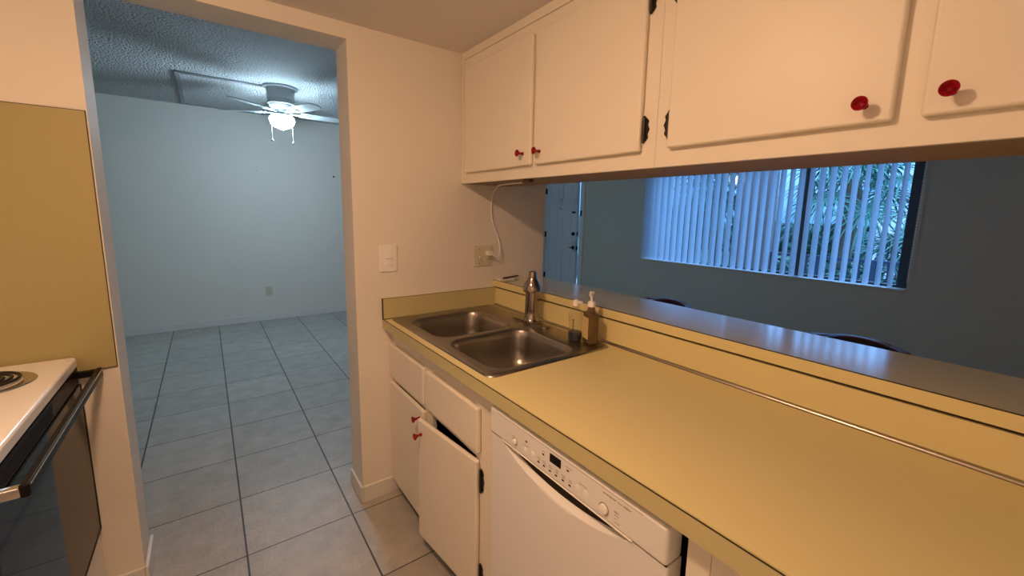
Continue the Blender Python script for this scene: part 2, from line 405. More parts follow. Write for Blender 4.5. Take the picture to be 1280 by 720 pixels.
plate('light_switch', 'white rocker light switch on the peach wall beside the doorway', 'switch', (.036, 0, 1.204), '-y', .083, .127)
plate('wall_outlet', 'small outlet low on the dining room far wall above the baseboard', 'outlet', (-.06, DF, .376), '-y', .072, .114, 'almond', 'outlet')
plate('wall_outlet', 'dim outlet low on the wall under the left end of the window', 'outlet', (W, 1.59, .354), '-x', .072, .114, 'almond', 'outlet')
plate('wall_outlet', 'dim outlet low on the wall below the right part of the window', 'outlet', (W, -.838, .368), '-x', .072, .114, 'almond', 'outlet')
plate('light_switch', 'pale toggle switch plate to the right of the front door', 'switch', (W, 2.723, 1.143), '-x', .072, .116, 'almond', 'toggle')
th, MT = plate('wall_outlet', 'almond two-gang outlet with a white plug on the wall behind the sink', 'outlet', (.561, 0, 1.192), '-y', .117, .112, 'almond', 'none')
MB().box(-.042, -.012, -.010, -.006, -.034, .034, .002, mtx=MT).build('switch_insert', 'almond', th)
MB().box(-.031, -.023, -.020, -.009, -.012, .002, .002, mtx=MT).build('toggle', 'white', th)
for s in (-1, 1):
    MB().lathe([(0,0),(.017,0),(.016,.003),(0,.003)], (.024,-.007,s*.0195), (0,-1,0), n=20, mtx=MT).build('receptacle', 'almond', th)
q = MB(); 
for xx in (.018, .030): q.box(xx-.001, xx+.001, -.0106, -.0098, -.0225, -.0135, mtx=MT)
q.build('slots', 'black', th)
for zz in (.037, -.042): MB().lathe([(0,0),(.003,0),(.002,.001),(0,.0012)], (-.027,-.007,zz+.0015), (0,-1,0), n=10, mtx=MT).build('screw', 'bronze', th)
# power cord from the outlet up under the wall cabinet
cd = thing('power_cord', 'thin white power cord hanging from under the wall cabinet to the outlet', 'cord', (.585, -.02, 1.21))
MB().box(.572, .604, -.045, -.0102, 1.196, 1.220, .005).build('plug', 'white', cd)
def spline(ps, n=10):
    out = []; P = [Vector(p) for p in ps]; P = [P[0]]+P+[P[-1]]
    for i in range(1, len(P)-2):
        for k in range(n):
            t_ = k/n; a, b, c, d_ = P[i-1], P[i], P[i+1], P[i+2]
            out.append(.5*((2*b)+(c-a)*t_+(2*a-5*b+4*c-d_)*t_*t_+(3*b-a-3*c+d_)*t_**3))
    out.append(P[-2]); return out
MB().tube(spline([(.590,-.045,1.207),(.625,-.055,1.19),(.650,-.035,1.235),(.645,-.02,1.30),(.612,-.016,1.38),(.603,-.016,1.46),(.606,-.03,1.53),(.60,-.07,1.556),(.55,-.16,1.562),(.50,-.30,1.562),(.47,-.46,1.560)]), .0034).build('cable', 'white', cd)
for nm, c, r_, lab in (('wall_anchor', (-.102, DF, 1.864), .008, 'tiny wall anchor left of centre on the dining room far wall'), ('wall_anchor', (.77, DF, 1.846), .012, 'small dark wall anchor on the far wall close to the doorway jamb')):
    tag(MB().lathe([(0,0),(r_,0),(r_*.6,.006),(r_*.6,.02),(0,.022)], c, (0,-1,0), n=10).build(nm, 'bronze' if r_ > .01 else 'white'), lab, 'wall anchor')
MB()
ub = MB(); ub.box(.455, .485, -.53, -.49, 1.560, 1.5715, .002)
tag(ub.build('cord_block', 'block'), 'small brown block fixed under the wall cabinet by the cord', 'block')

# ------------------------------------------------------------------ dining room: attic hatch and ceiling fan
hx0, hx1, hy0, hy1 = -.765, -.005, 2.655, 4.03
t = thing('attic_hatch', 'flat white attic hatch framed in thin strips on the popcorn ceiling', 'hatch', ((hx0+hx1)/2, (hy0+hy1)/2, HC))
MB().box(hx0+.03, hx1-.03, hy0+.03, hy1-.03, HC-.006, HC-.0005).build('panel', 'popcorn', t, smooth=False)
for a in ((hx0, hx0+.035, hy0, hy1), (hx1-.035, hx1, hy0, hy1), (hx0+.035, hx1-.035, hy0, hy0+.035), (hx0+.035, hx1-.035, hy1-.035, hy1)):
    MB().box(*a, HC-.016, HC-.0005, .003).build('frame_strip', 'hatchstrip', t)
FX, FY = -.003, 2.65
fan = thing('ceiling_fan', 'white flush-mount ceiling fan with five blades and a lit globe in the dining room', 'ceiling fan', (FX, FY, HC))
MB().lathe([(0,0),(.145,0),(.145,-.012),(.118,-.02),(.112,-.06),(.112,-.10),(.116,-.105),(.112,-.112),(.110,-.150),(.10,-.158),(0,-.158)][::-1], (FX,FY,HC), n=40).build('motor_housing', 'fan', fan)
fl = MB(); fl.lathe([(0,-.235),(.055,-.235),(.06,-.20),(.085,-.185),(.102,-.162),(0,-.159)], (FX,FY,HC), n=40); fl.build('flywheel', 'fanhub', fan)
zb = HC-.222
for k in range(5):
    a = math.radians(4+72*k); R_ = Matrix.Translation((FX,FY,zb)) @ Matrix.Rotation(a, 4, 'Z') @ Matrix.Rotation(math.radians(-10), 4, 'X')
    b = MB(); b.prism([(.16,-.048),(.18,-.055),(.46,-.066),(.52,-.058),(.545,-.03),(.552,0),(.545,.03),(.52,.058),(.46,.066),(.18,.055),(.16,.048)], 'z', 0, .006, mtx=R_)
    bo = b.build('blade', 'fan', fan, smooth=False)
    R2 = Matrix.Translation((FX,FY,zb)) @ Matrix.Rotation(a, 4, 'Z') @ Matrix.Rotation(math.radians(-10), 4, 'X')
    q = MB(); q.prism([(.07,-.016),(.13,-.012),(.17,-.03),(.235,-.032),(.245,0),(.235,.032),(.17,.03),(.13,.012),(.07,.016)], 'z', -.006, -.0005, mtx=R2)
    for sx, sy in ((.195,-.018),(.195,.018),(.225,0)): q.lathe([(0,0),(.005,0),(.004,-.004),(0,-.005)], (sx,sy,-.006), n=8, mtx=R2)
    q.build('blade_bracket', 'fanhub', bo)
MB().lathe([(0,-.255),(.07,-.255),(.078,-.248),(.065,-.236),(0,-.2352)], (FX,FY,HC), n=32).build('light_fitter', 'fanhub', fan)
MB().lathe([(0,-.376),(.012,-.374),(.05,-.358),(.082,-.342),(.093,-.328),(.107,-.29),(.102,-.268),(.078,-.256),(0,-.2555)], (FX,FY,HC), n=12).build('glass_globe', 'globe', fan)
for x, zz in ((-.094, 2.038), (.077, 2.028)):
    c = MB().cyl((FX+x, FY-.045, zz+.02), (FX+x, FY-.045, HC-.25), .0022, n=6)
    co = c.build('pull_chain', 'fan', fan)
    MB().lathe([(0,-.012),(.007,-.010),(.010,0),(.006,.012),(0,.02)], (FX+x, FY-.045, zz), n=10).build('chain_bob', 'fan', co)
    MB().box(FX+x*.6-.0, FX+x, FY-.048, FY-.042, HC-.252, HC-.248).build('chain_arm', 'fan', co)

# ------------------------------------------------------------------ kitchen ceiling lamp (out of the picture, gives the warm light)
LX, LY = -.74, -1.18
kl = thing('ceiling_light', 'small warm dome light in a white holder on the kitchen ceiling', 'ceiling light', (LX, LY, HK))
MB().lathe([(0,0),(.085,0),(.085,-.03),(.08,-.045),(0,-.045)][::-1], (LX, LY, HK), n=28).build('lamp_holder', 'white', kl)
MB().lathe([(0,-.078),(.028,-.076),(.052,-.069),(.068,-.058),(.075,-.046),(0,-.0455)], (LX, LY, HK), n=28).build('lamp_dome', 'bulb', kl)

GX, GY, GZ = KX, -2.75, 1.55  # unseen globe added as soft fill to brighten the low kitchen surfaces
wl = thing('fill_light', 'added unseen fill globe on the kitchen wall behind the viewer', 'fill light', (GX, GY, GZ))
MB().lathe([(0,0),(.06,0),(.06,.015),(.02,.02),(.02,.045),(0,.045)], (GX+.001, GY, GZ), (1,0,0), n=24).build('fill_mount', 'white', wl)
MB().lathe([(.17*math.sin(PI*k/20), -.17*math.cos(PI*k/20)) for k in range(21)], (GX+.215, GY, GZ), n=32).build('glass_globe', 'fillglobe', wl)

# ------------------------------------------------------------------ knobs and hinges
def knob(parent, p, d=(-1,0,0), mtx=None, s=1.):
    pr = [(0,0),(.0070,0),(.0055,.006),(.0045,.014),(.0062,.020),(.0110,.0265),(.0136,.0300),(.0136,.0312),(.0125,.0316),(.0085,.0275),(.0062,.0225),(.0040,.0195),(0,.0190)]
    return MB().lathe([(r*s, z*s) for r, z in pr], p, d, n=28, mtx=mtx).build('knob', 'red', parent, angle=60)
def hinge(parent, x, y, z, hh_=.034, side=1):
    """surface hinge: barrel on the door edge, leaf with rounded lobes on the frame; side = +1 leaf towards +y"""
    m = MB(); m.cyl((x-.004, y, z-hh_), (x-.004, y, z+hh_), .0048, n=10)
    m.lathe([(0,-.004),(.004,0),(0,.004)], (x-.004, y, z+hh_+.003), n=8); m.lathe([(0,-.004),(.004,0),(0,.004)], (x-.004, y, z-hh_-.003), n=8)
    L = [(0,-hh_),(.006,-hh_),(.014,-hh_*.72),(.011,-hh_*.4),(.017,0),(.011,hh_*.4),(.014,hh_*.72),(.006,hh_),(0,hh_)]
    m.prism([(y+side*u, z+v) for u, v in L], 'x', x-.0025, x)
    return m.build('hinge', 'bronze', parent)
def panel_door(x0, x1, y0, y1, z0, z1, bev=.007): return MB().box(x0, x1, y0, y1, z0, z1, bev, 4)

# ------------------------------------------------------------------ wall cabinets
CX, CB, CZ = .43, .718, 1.572
def wall_cabinet(label, y0, y1, doors, group='wall cabinets over the bar'):
    c = thing('wall_cabinet', label, 'cabinet', (CX, (y0+y1)/2, CZ), group)
    ym, yM = min(y0, y1), max(y0, y1)
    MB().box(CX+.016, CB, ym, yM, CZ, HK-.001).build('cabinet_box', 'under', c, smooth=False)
    fr = MB(); zs = (CZ, 1.632, 2.105, 2.162)
    fr.box(CX, CX+.0155, ym, yM, zs[0], zs[3], .0012)
    fr.build('face_frame', 'cab', c)
    MB().box(CX-.002, CX+.0155, ym, yM, 2.1635, HK-.001, .001).build('top_strip', 'cab', c)
    for (a, b, ky, kz, hy, hz, side) in doors:
        dd = panel_door(CX-.0195, CX-.0005, a, b, 1.6205, 2.115).build('door', 'cab', c)
        knob(dd, (CX-.0195, ky, kz))
        for z in hz: hinge(dd, CX-.001, hy, z, side=side)
    return c
c1 = wall_cabinet('cream two-door wall cabinet against the end wall, two small red knobs meeting at the middle', -.001, -1.166,
    [(-.066, -.592, -.545, 1.669, -.0595, (2.066, 1.695), 1), (-.617, -1.119, -.652, 1.668, -1.1245, (2.045, 1.685), -1)])
MB().box(CX-.003, CX+.0, -.028, -.002, CZ, 2.162, .001).build('scribe_strip', 'cab', c1)
wall_cabinet('cream wall cabinet nearest the viewer with the two larger-looking red knobs side by side', -1.1665, -2.33,
    [(-1.214, -1.703, -1.658, 1.655, -1.2075, (2.045, 1.688), 1), (-1.742, -2.25, -1.780, 1.657, -2.256, (2.045, 1.688), -1)])

# ------------------------------------------------------------------ countertop
YC = -3.2
ct = thing('kitchen_countertop', 'yellow laminate kitchen countertop with a sink cutout and dark seams', 'countertop', (.3, -1.6, .914))
Z0, Z1 = .874, .914
cx0, cx1, cy0, cy1 = .062, .580, -.865, -.058
mb = MB(); mb.box(.006, cx0, YC, -.001, Z0, Z1); mb.box(cx1, .632, YC, -.001, Z0, Z1); mb.box(cx0, cx1, cy1, -.001, Z0, Z1); mb.box(cx0, cx1, YC, cy0, Z0, Z1)
mb.build('worktop', 'yellow', ct, smooth=False)
MB().box(-.001, .0055, YC, -.001, Z0-.004, Z1-.0012).build('front_edge', 'yellowedge', ct, smooth=False)
MB().box(-.0014, .0010, YC, -.001, Z1-.0014, Z1+.0002).build('edge_seam', 'seam', ct, smooth=False)
ss = MB().box(.0, .631, -.0185, -.001, Z1+.0005, 1.014, .001).build('side_splash', 'yellowedge', ct)
m = MB(); m.box(-.001, .6315, -.0190, -.0175, 1.0135, 1.0150); m.box(-.0012, .0004, -.019, -.001, Z1, 1.015); m.box(.0, .60, -.021, -.0186, Z1, Z1+.003); m.build('splash_seam', 'seam', ct, smooth=False)
MB().box(.6335, .6555, YC, -.001, Z1-.02, 1.0105).build('backsplash', 'yellow', ct, smooth=False)
m = MB(); m.prism([(.6330,Z1+.0002),(.6240,Z1+.0002),(.6245,Z1+.0030),(.6262,Z1+.0058),(.6290,Z1+.0080),(.6330,Z1+.0092)], 'y', YC, -.019)
m.build('cove_trim', 'cove', ct, angle=50)
MB().box(.6225, .6242, YC, -.019, Z1, Z1+.0012).build('cove_seam', 'seam', ct, smooth=False)

# ------------------------------------------------------------------ bar top
bt = thing('bar_counter', 'long raised yellow laminate bar counter between kitchen and living room', 'bar counter', (.787, -1.6, 1.016))
MB().box(.633, .9405, YC, -.001, 1.0185, 1.055, .0012).build('bar_slab', 'bar', bt)
MB().box(.6295, .6328, YC, -.001, 1.0195, 1.0535).build('front_band', 'yellow', bt, smooth=False)
m = MB(); m.box(.6290, .6335, YC, -.001, 1.0536, 1.0553); m.build('edge_seam', 'seam', bt, smooth=False)
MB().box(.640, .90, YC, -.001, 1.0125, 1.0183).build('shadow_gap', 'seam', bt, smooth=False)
nb = thing('note_pad', 'small white pad lying on the bar end against the wall', 'pad', (.68, -.04, 1.056))
MB().box(.638, .735, -.062, -.012, 1.0555, 1.0615, .001).build('sheet_stack', 'paper', nb)
MB().box(.636, .645, -.063, -.011, 1.0553, 1.0635, .001).build('binding', 'white', nb)
pn = thing('pen', 'dark red pen resting on the small white pad', 'pen', (.72, -.036, 1.067))
MB().cyl((.665, -.052, 1.0668), (.785, -.022, 1.0668), .0048, n=12).build('barrel', 'wood', pn)
MB().cyl((.785, -.022, 1.0668), (.80, -.0183, 1.0668), .0048, .001, n=12).build('tip', 'black', pn)

# ------------------------------------------------------------------ sink
def rrect(x0, x1, y0, y1, r, n=8):
    pts = []
    for cx, cy, a0 in ((x1-r, y1-r, 0), (x0+r, y1-r, 90), (x0+r, y0+r, 180), (x1-r, y0+r, 270)):
        for i in range(n+1):
            a = math.radians(a0+90*i/n); pts.append((cx+r*math.cos(a), cy+r*math.sin(a)))
    return pts
sk = thing('kitchen_sink', 'double-bowl stainless steel drop-in sink set in the yellow counter', 'sink', (.32, -.46, .914))
mb = MB(); bm = mb.bm; ZD = .9195
def ring(pts, z): return [bm.verts.new((x, y, z)) for x, y in pts]
def bridge(a, b):
    for i in range(len(a)): bm.faces.new((a[i], a[(i+1) % len(a)], b[(i+1) % len(b)], b[i]))
def rim(rg):
    return [bm.edges.get((rg[i], rg[(i+1) % len(rg)])) or bm.edges.new((rg[i], rg[(i+1) % len(rg)])) for i in range(len(rg))]
OX0, OX1, OY0, OY1 = .031, .606, -.900, -.024
o0 = ring(rrect(OX0, OX1, OY0, OY1, .035), .9143); o1 = ring(rrect(OX0+.002, OX1-.002, OY0+.002, OY1-.002, .034), .918)
o2 = ring(rrect(OX0+.007, OX1-.007, OY0+.007, OY1-.007, .030), ZD)
bridge(o0, o1); bridge(o1, o2)
loops = [rim(o2)]
BW = [(.083, .462, -.452, -.098, .075), (.078, .462, -.862, -.496, .075)]
for x0, x1, y0, y1, r in BW:
    prof = [(-.006, 0), (-.001, -.0018), (.003, -.008), (.007, -.03), (.014, -.09), (.020, -.125), (.032, -.15), (.055, -.165), (.10, -.172)]
    prev = None
    for ins, dz in prof:
        rg = ring(rrect(x0+ins, x1-ins, y0+ins, y1-ins, max(r-ins*.5, .03)), ZD+dz)
        if prev is None: loops.append(rim(rg))
        else: bridge(prev, rg)
        prev = rg
    bm.faces.new(prev)
bmesh.ops.triangle_fill(bm, use_beauty=True, edges=[e for l in loops for e in l], normal=(0,0,1))
bmesh.ops.recalc_face_normals(bm, faces=bm.faces)
so = mb.build('basin', 'steel', sk, angle=50)
for x0, x1, y0, y1, r in BW:
    c_ = ((x0+x1)/2, (y0+y1)/2, ZD-.1715)
    MB().lathe([(0,-.004),(.03,-.004),(.034,.001),(.043,.003),(.045,.0005)][::-1], c_, n=28).build('drain', 'chrome', sk)
# faucet
fx, fy = .553, -.452
fa = thing('sink_faucet', 'satin nickel single-post faucet with a tapered top standing behind the sink bowls', 'faucet', (fx, fy, ZD))
m = MB(); pts = rrect(fx-.030, fx+.026, fy-.128, fy+.128, .027); m.prism(pts, 'z', ZD-.0005, ZD+.005); m.prism(rrect(fx-.026, fx+.022, fy-.122, fy+.122, .023), 'z', ZD+.005, ZD+.009)
m.build('deck_plate', 'nickel', fa)
MB().lathe([(0,0),(.040,0),(.040,.006),(.034,.014),(.0325,.05),(.0315,.12),(.0315,.140),(0,.1402)], (fx, fy, ZD+.0085), n=36).build('post', 'nickel', fa)
MB().lathe([(0,0),(.040,0),(.0425,.003),(.0425,.016),(.041,.022),(.040,.030),(.033,.045),(.024,.058),(.019,.075),(.018,.088),(.0165,.094),(.010,.097),(0,.098)], (fx, fy, ZD+.149), n=36).build('tapered_cap', 'nickel', fa)
sc = MB().lathe([(0,0),(.017,0),(.017,.002),(.006,.006),(0,.0065)], (.50, -.40, ZD), n=20).build('hole_cover', 'steel', sk)
# soap bottles
b1 = thing('dish_soap_bottle', 'clear squeeze bottle with a little dark blue dish soap left, white cap', 'bottle', (.530, -.766, ZD))
P1 = (.530, -.766, ZD+.0003)
MB().lathe([(0,0),(.024,0),(.0275,.004),(.0285,.02),(.0265,.05),(.0262,.075),(.0285,.10),(.026,.12),(.017,.134),(.012,.139),(.012,.145),(0,.145)], P1, n=28).build('bottle_body', 'bottle', b1)
MB().lathe([(0,.002),(.0225,.002),(.0262,.006),(.0272,.02),(.026,.038),(0,.038)], P1, n=28).build('soap', 'bluesoap', b1)
m = MB(); m.lathe([(0,.1455),(.013,.1455),(.014,.15),(.0125,.166),(.008,.168),(.005,.171),(0,.171)], P1, n=20); m.box(P1[0]-.004, P1[0]+.006, P1[1]-.034, P1[1]-.006, P1[2]+.158, P1[2]+.168, .002); m.build('cap', 'white', b1)
m = MB()
dv = Vector((-1.17, -1.17, 0)).normalized(); pv = Vector((dv.y, -dv.x, 0))
for i, (zz, w_) in enumerate(((.052,.006),(.060,.004),(.067,.006),(.076,.006),(.084,.004),(.090,.006))):
    c_ = Vector(P1)+dv*.0272+pv*.008+Vector((0,0,zz)); q = pv*w_*.5
    m.bm.faces.new([m.bm.verts.new(c_+a) for a in (-q, q, q+Vector((0,0,.0045)), -q+Vector((0,0,.0045)))])
m.build('printed_letters', 'black', b1, smooth=False)
b2 = thing('hand_soap_bottle', 'amber hand soap bottle with a white pump and a pale label', 'bottle', (.556, -.826, ZD))
P2 = (.556, -.826, ZD+.0003); RB = Matrix.Translation(P2) @ Matrix.Rotation(math.radians(-112), 4, 'Z')
MB().box(-.034, .034, -.0215, .0215, 0, .128, .010, 3, mtx=RB).lathe([(.022,.124),(.015,.138),(.0135,.142),(.0135,.150),(0,.150)], P2, n=24).build('bottle_body', 'amber', b2)
MB().box(-.026, .026, -.0228, -.0220, .022, .108, mtx=RB).build('label_sheet', 'label', b2, smooth=False)
m = MB(); m.lathe([(0,.150),(.0155,.150),(.0155,.166),(.013,.170),(.006,.172),(.0045,.176),(.0045,.200),(0,.200)], P2, n=20); m.build('pump_collar', 'white', b2)
m = MB(); m.lathe([(0,.200),(.009,.200),(.011,.204),(.010,.210),(0,.211)], P2, n=20); m.tube([Vector(P2)+Vector((0,0,.205)), Vector(P2)+Vector((-.02,-.012,.206)), Vector(P2)+Vector((-.033,-.020,.201))], [.006,.005,.004]); m.build('pump_head', 'white', b2)

# ------------------------------------------------------------------ base cabinets
BX = .045; YS = -.93
bc = thing('base_cabinet', 'cream sink base cabinet with two false drawers and one door standing ajar', 'cabinet', (.3, -.465, 0))
m = MB()
m.box(BX+.018, .63, -.0185, -.002, .10, .872); m.box(BX+.018, .63, YS, YS+.018, .10, .872); m.box(BX+.018, .63, YS+.018, -.0185, .10, .118)
m.box(.615, .63, YS+.018, -.0185, .118, .70); m.box(.115, .13, YS, -.002, 0, .10)
m.build('cabinet_box', 'cabin', bc, smooth=False)
m = MB(); fx0, fx1 = BX, BX+.018
m.box(fx0, fx1, YS, -.002, .800, .873, .001); m.box(fx0, fx1, YS, -.002, .60, .645, .001); m.box(fx0, fx1, YS, -.002, .10, .135, .001)
for a, b in ((-.04, -.002), (-.455, -.382), (YS, -.80)): m.box(fx0, fx1, a, b, .136, .599, .001); m.box(fx0, fx1, a, b, .646, .799, .001)
for a, b in ((-.382, -.04), (-.80, -.455)): m.box(fx0+.004, fx1, a, b, .646, .799)
m.build('face_frame', 'cab', bc)
for a, b in ((-.010, -.402), (-.428, -.836)): panel_door(BX-.020, BX-.0005, b, a, .628, .790).build('drawer_front', 'cab', bc)
d1 = panel_door(BX-.020, BX-.0005, -.403, -.004, .078, .600).build('door', 'cab', bc)
knob(d1, (BX-.020, -.366, .558))
HM = Matrix.Translation((BX-.010, -.832, 0)) @ Matrix.Rotation(math.radians(6.2), 4, 'Z') @ Matrix.Translation((-(BX-.010), .832, 0))
d2 = MB().box(BX-.0195, BX-.0005, -.831, -.436, .078, .600, .007, 3, mtx=HM).build('door', 'cab', bc)
knob(d2, (BX-.0195, -.470, .545), mtx=HM)
for z in (.527, .165): hinge(d2, BX-.001, -.839, z, .040, -1)
MB().box(.095, .115, YS, -.002, 0, .098).build('toe_kick', 'seam', bc, smooth=False)
bc2 = thing('base_cabinet', 'cream base cabinet beyond the dishwasher, at the bottom edge of the view', 'cabinet', (.3, -1.95, 0))
YR = -1.578
MB().box(BX+.018, .63, -2.4, YR, .10, .872).build('cabinet_box', 'cabin', bc2, smooth=False)
m = MB(); m.box(BX, BX+.0178, -1.6235, YR, .10, .873, .001); m.box(BX, BX+.0178, -2.4, -1.6245, .10, .873, .001); m.build('face_frame', 'cab', bc2)
for a, b in ((-1.645, -1.99), (-2.01, -2.37)):
    e = panel_door(BX-.020, BX-.0005, b, a, .628, .785).build('drawer_front', 'cab', bc2)
    e = panel_door(BX-.020, BX-.0005, b, a, .10, .600).build('door', 'cab', bc2); knob(e, (BX-.020, a-.03, .55))
MB().box(.095, .63, -2.4, YR, 0, .099).build('toe_kick', 'seam', bc2, smooth=False)

# ------------------------------------------------------------------ dishwasher
dwt = thing('dishwasher', 'white built-in dishwasher under the yellow counter with a pocket handle', 'dishwasher', (.3, -1.248, 0))
DA, DB = -1.558, -.937; dx = .010
MB().box(.066, .60, DA+.006, DB-.006, .10, .866).build('tub', 'black', dwt, smooth=False)
cp = MB().box(dx, .065, DA, DB, .7655, .852, .010, 4).build('control_panel', 'appl', dwt)
# door front: height field with the scooped hand pocket at its top
m = MB(); ln = MB(); NY, NK, NL = 160, 24, 14; zt, zb_ = .7648, .115; pa, pb = -1.472, -.999
V = []
for i in range(NY+1):
    y = DB+(DA-DB)*i/NY; u = (y-pa)/(pb-pa); hgt = .054*(max(0, 1-(2*u-1)**2))**.8+2e-4 if 0 < u < 1 else 2e-4
    e_ = min(y-DA, DB-y); xe = .006-math.sqrt(max(0, .006**2-(.006-e_)**2)) if e_ < .006 else 0
    row = []
    for k in range(NK+1):
        q_ = k/NK; x = dx+.005+xe+(.050*min(1, hgt/.012)*(1-q_**1.8)); row.append((x, y, zt-hgt*q_))
    zc = zt-hgt
    for k in range(1, NL+1): row.append((dx+.005+xe, y, zc-(zc-zb_)*(k/NL)**1.6))
    V.append(row)
cut = int(NK*.80)
VV = [[m.bm.verts.new(p) if k >= cut else None for k, p in enumerate(row)] for row in V]
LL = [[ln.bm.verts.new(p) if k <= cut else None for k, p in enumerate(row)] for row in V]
for i in range(NY):
    for k in range(NK+NL):
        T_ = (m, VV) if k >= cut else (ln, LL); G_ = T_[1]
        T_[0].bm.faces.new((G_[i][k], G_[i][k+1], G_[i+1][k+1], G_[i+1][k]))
m.box(dx+.010, .0645, DA+.001, DA+.004, zb_, zt); m.box(dx+.010, .0645, DB-.004, DB-.001, zb_, zt)
bmesh.ops.recalc_face_normals(m.bm, faces=m.bm.faces); bmesh.ops.recalc_face_normals(ln.bm, faces=ln.bm.faces)
m.build('door_panel', 'appl', dwt, angle=60)
ln.build('pocket_shade', 'pocket', dwt, angle=60)  # upper pocket surface, the lip's shadow put into its dark colour
MB().box(dx+.0005, .034, pa-.004, pb+.004, .7650, .7672, .0006).build('pocket_lip', 'white', dwt)
MB().box(.055, .12, DA+.003, DB-.003, .0, .10).build('kick_plate', 'black', dwt, smooth=False)
def on_panel(m_, y, z, w_, h_, x=None, th_=.0006):
    x = dx if x is None else x
    m_.box(x-th_, x+.0002, y-w_/2, y+w_/2, z-h_/2, z+h_/2)
m = MB(); on_panel(m, -1.2385, .8235, .041, .0225, th_=.0009); m.build('display_window', 'black', dwt, smooth=False)
for y, z in ((-1.121,.818),(-1.192,.817),(-1.174,.787),(-1.196,.787),(-1.220,.786),(-1.243,.786),(-1.268,.787),(-1.292,.787),(-1.284,.821)):
    m = MB(); on_panel(m, y, z, .008, .004); m.build('indicator_mark', 'bronze', dwt, smooth=False)
def scrib(y, z, n, w_=.0022, h_=.0022):
    """a word of small raised print, one connected strip with letter-like teeth"""
    m = MB(); pts = []; L = n*w_*1.35
    t_ = []; 
    for i in range(n*2):
        h2 = h_*.5*random.choice((.5, .8, 1.1)) if i % 2 == 0 else h_*.18
        t_ += [(y-L*i/(n*2), h2), (y-L*(i+1)/(n*2), h2)]
    poly = [(a_, z+h2) for a_, h2 in t_]+[(a_, z-h2) for a_, h2 in t_[::-1]]
    m.prism(poly, 'x', dx-.0004, dx+.0002); m.build('printed_word', 'grey', dwt, smooth=False)
scrib(-1.052, .806, 4); scrib(-1.055, .797, 3); scrib(-1.116, .806, 5); scrib(-1.187, .825, 4); scrib(-1.276, .829, 8); scrib(-1.322, .812, 9)
for y in (-1.174,-1.196,-1.220,-1.243,-1.268,-1.292): scrib(y+.004, .7945, 4, .0022, .0022); scrib(y+.004, .800, 4, .0022, .0022)
scrib(-1.396, .832, 9, .003, .005); scrib(-1.437, .832, 3, .003, .004); scrib(-1.452, .832, 5, .003, .005)
scrib(-1.428, .806, 3, .003, .004); scrib(-1.430, .799, 4); scrib(-1.430, .791, 3); scrib(-1.430, .783, 5)
for y, z, r_ in ((-1.070, .794, .0105), (-1.400, .794, .0135)):
    b_ = MB().lathe([(0,0),(r_-.0015,0),(r_-.002,.0045),(r_-.004,.0055),(0,.0058)], (dx, y, z), (-1,0,0), n=32).build('button', 'white', dwt)
    MB().lathe([(r_-.0015,.0002),(r_+.0012,.0002),(r_+.0012,.0006),(r_-.0015,.0006)], (dx, y, z), (-1,0,0), n=32).build('button_ring', 'grey', b_)
for y, z, r_ in ((-1.118,.792,.007),(-1.150,.797,.007),(-1.318,.797,.008),(-1.345,.797,.008)):
    MB().lathe([(0,0),(r_,0),(r_-.001,.0010),(0,.0013)], (dx, y, z), (-1,0,0), n=24).build('button', 'white', dwt)
m = MB(); m.box(dx-.0004, dx+.0002, -1.50, -.98, .8425, .8433); m.build('panel_crease', 'grey', dwt, smooth=False)

# ------------------------------------------------------------------ left: laminate panel and stove
wp = thing('wall_panel', 'mustard laminate splash panel on the wall behind the stove', 'wall panel', (-1.3, 0, 1.3))
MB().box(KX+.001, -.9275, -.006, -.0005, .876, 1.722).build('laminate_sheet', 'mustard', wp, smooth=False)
m = MB(); m.box(-.9285, -.9265, -.0066, -.0003, .876, 1.7235); m.box(KX+.001, -.9265, -.0066, -.0003, 1.7215, 1.7235); m.box(KX+.001, -.9265, -.0066, -.0003, .8745, .8765); m.build('edge_line', 'seam', wp, smooth=False)
st = thing('electric_stove', 'white electric coil stove with a black oven door and black handle', 'stove', (-1.35, -.395, 0))
SX = -1.022; SY0, SY1 = -.776, -.016
MB().box(KX+.01, SX-.006, SY0+.002, SY1-.002, .06, .893).build('stove_body', 'appl', st, smooth=False)
m = MB(); m.box(KX+.01, SX+.002, SY0, SY1, .893, .931, .010, 4); m.build('cooktop', 'enamel', st)
MB().box(KX+.01, KX+.075, SY0+.002, SY1-.002, .931, 1.10, .01, 3).build('backguard', 'enamel', st)
MB().box(SX-.006, SX, SY0+.001, SY1-.001, .842, .892, .001).build('vent_panel', 'black', st)
m = MB()
for k in range(9): m.box(SX-.001, SX+.0018, SY0+.05, SY1-.30, .848+k*.0045, .8500+k*.0045)
m.build('vent_slots', 'blackmetal', st, smooth=False)
od = MB().box(SX-.0058, SX+.004, SY0+.002, SY1-.002, .300, .838, .003).build('oven_door', 'blackglass', st)
m = MB(); m.box(SX+.0035, SX+.0052, SY0+.003, SY0+.012, .302, .836); m.box(SX+.0035, SX+.0052, SY1-.012, SY1-.003, .302, .836); m.box(SX+.0035, SX+.0052, SY0+.003, SY1-.003, .301, .308); m.build('door_rim', 'black', od, smooth=False)
m = MB(); m.box(-.978, -.962, SY0+.004, SY1-.001, .856, .884, .005, 3)
m.build('door_handle', 'black', od)
for ya, yb, mm in ((SY1-.018, SY1-.001, 'black'), (SY0+.004, SY0+.024, 'chrome')):
    MB().box(SX-.001, -.975, ya, yb, .858, .880, .004, 2).build('handle_bracket', mm, od)
MB().box(-.9618, -.9605, SY0+.01, SY1-.01, .880, .8825).build('handle_edge', 'chrome', od, smooth=False)
MB().box(SX-.0058, SX-.001, SY0+.003, SY1-.003, .085, .292, .003).build('storage_drawer', 'appl', st)
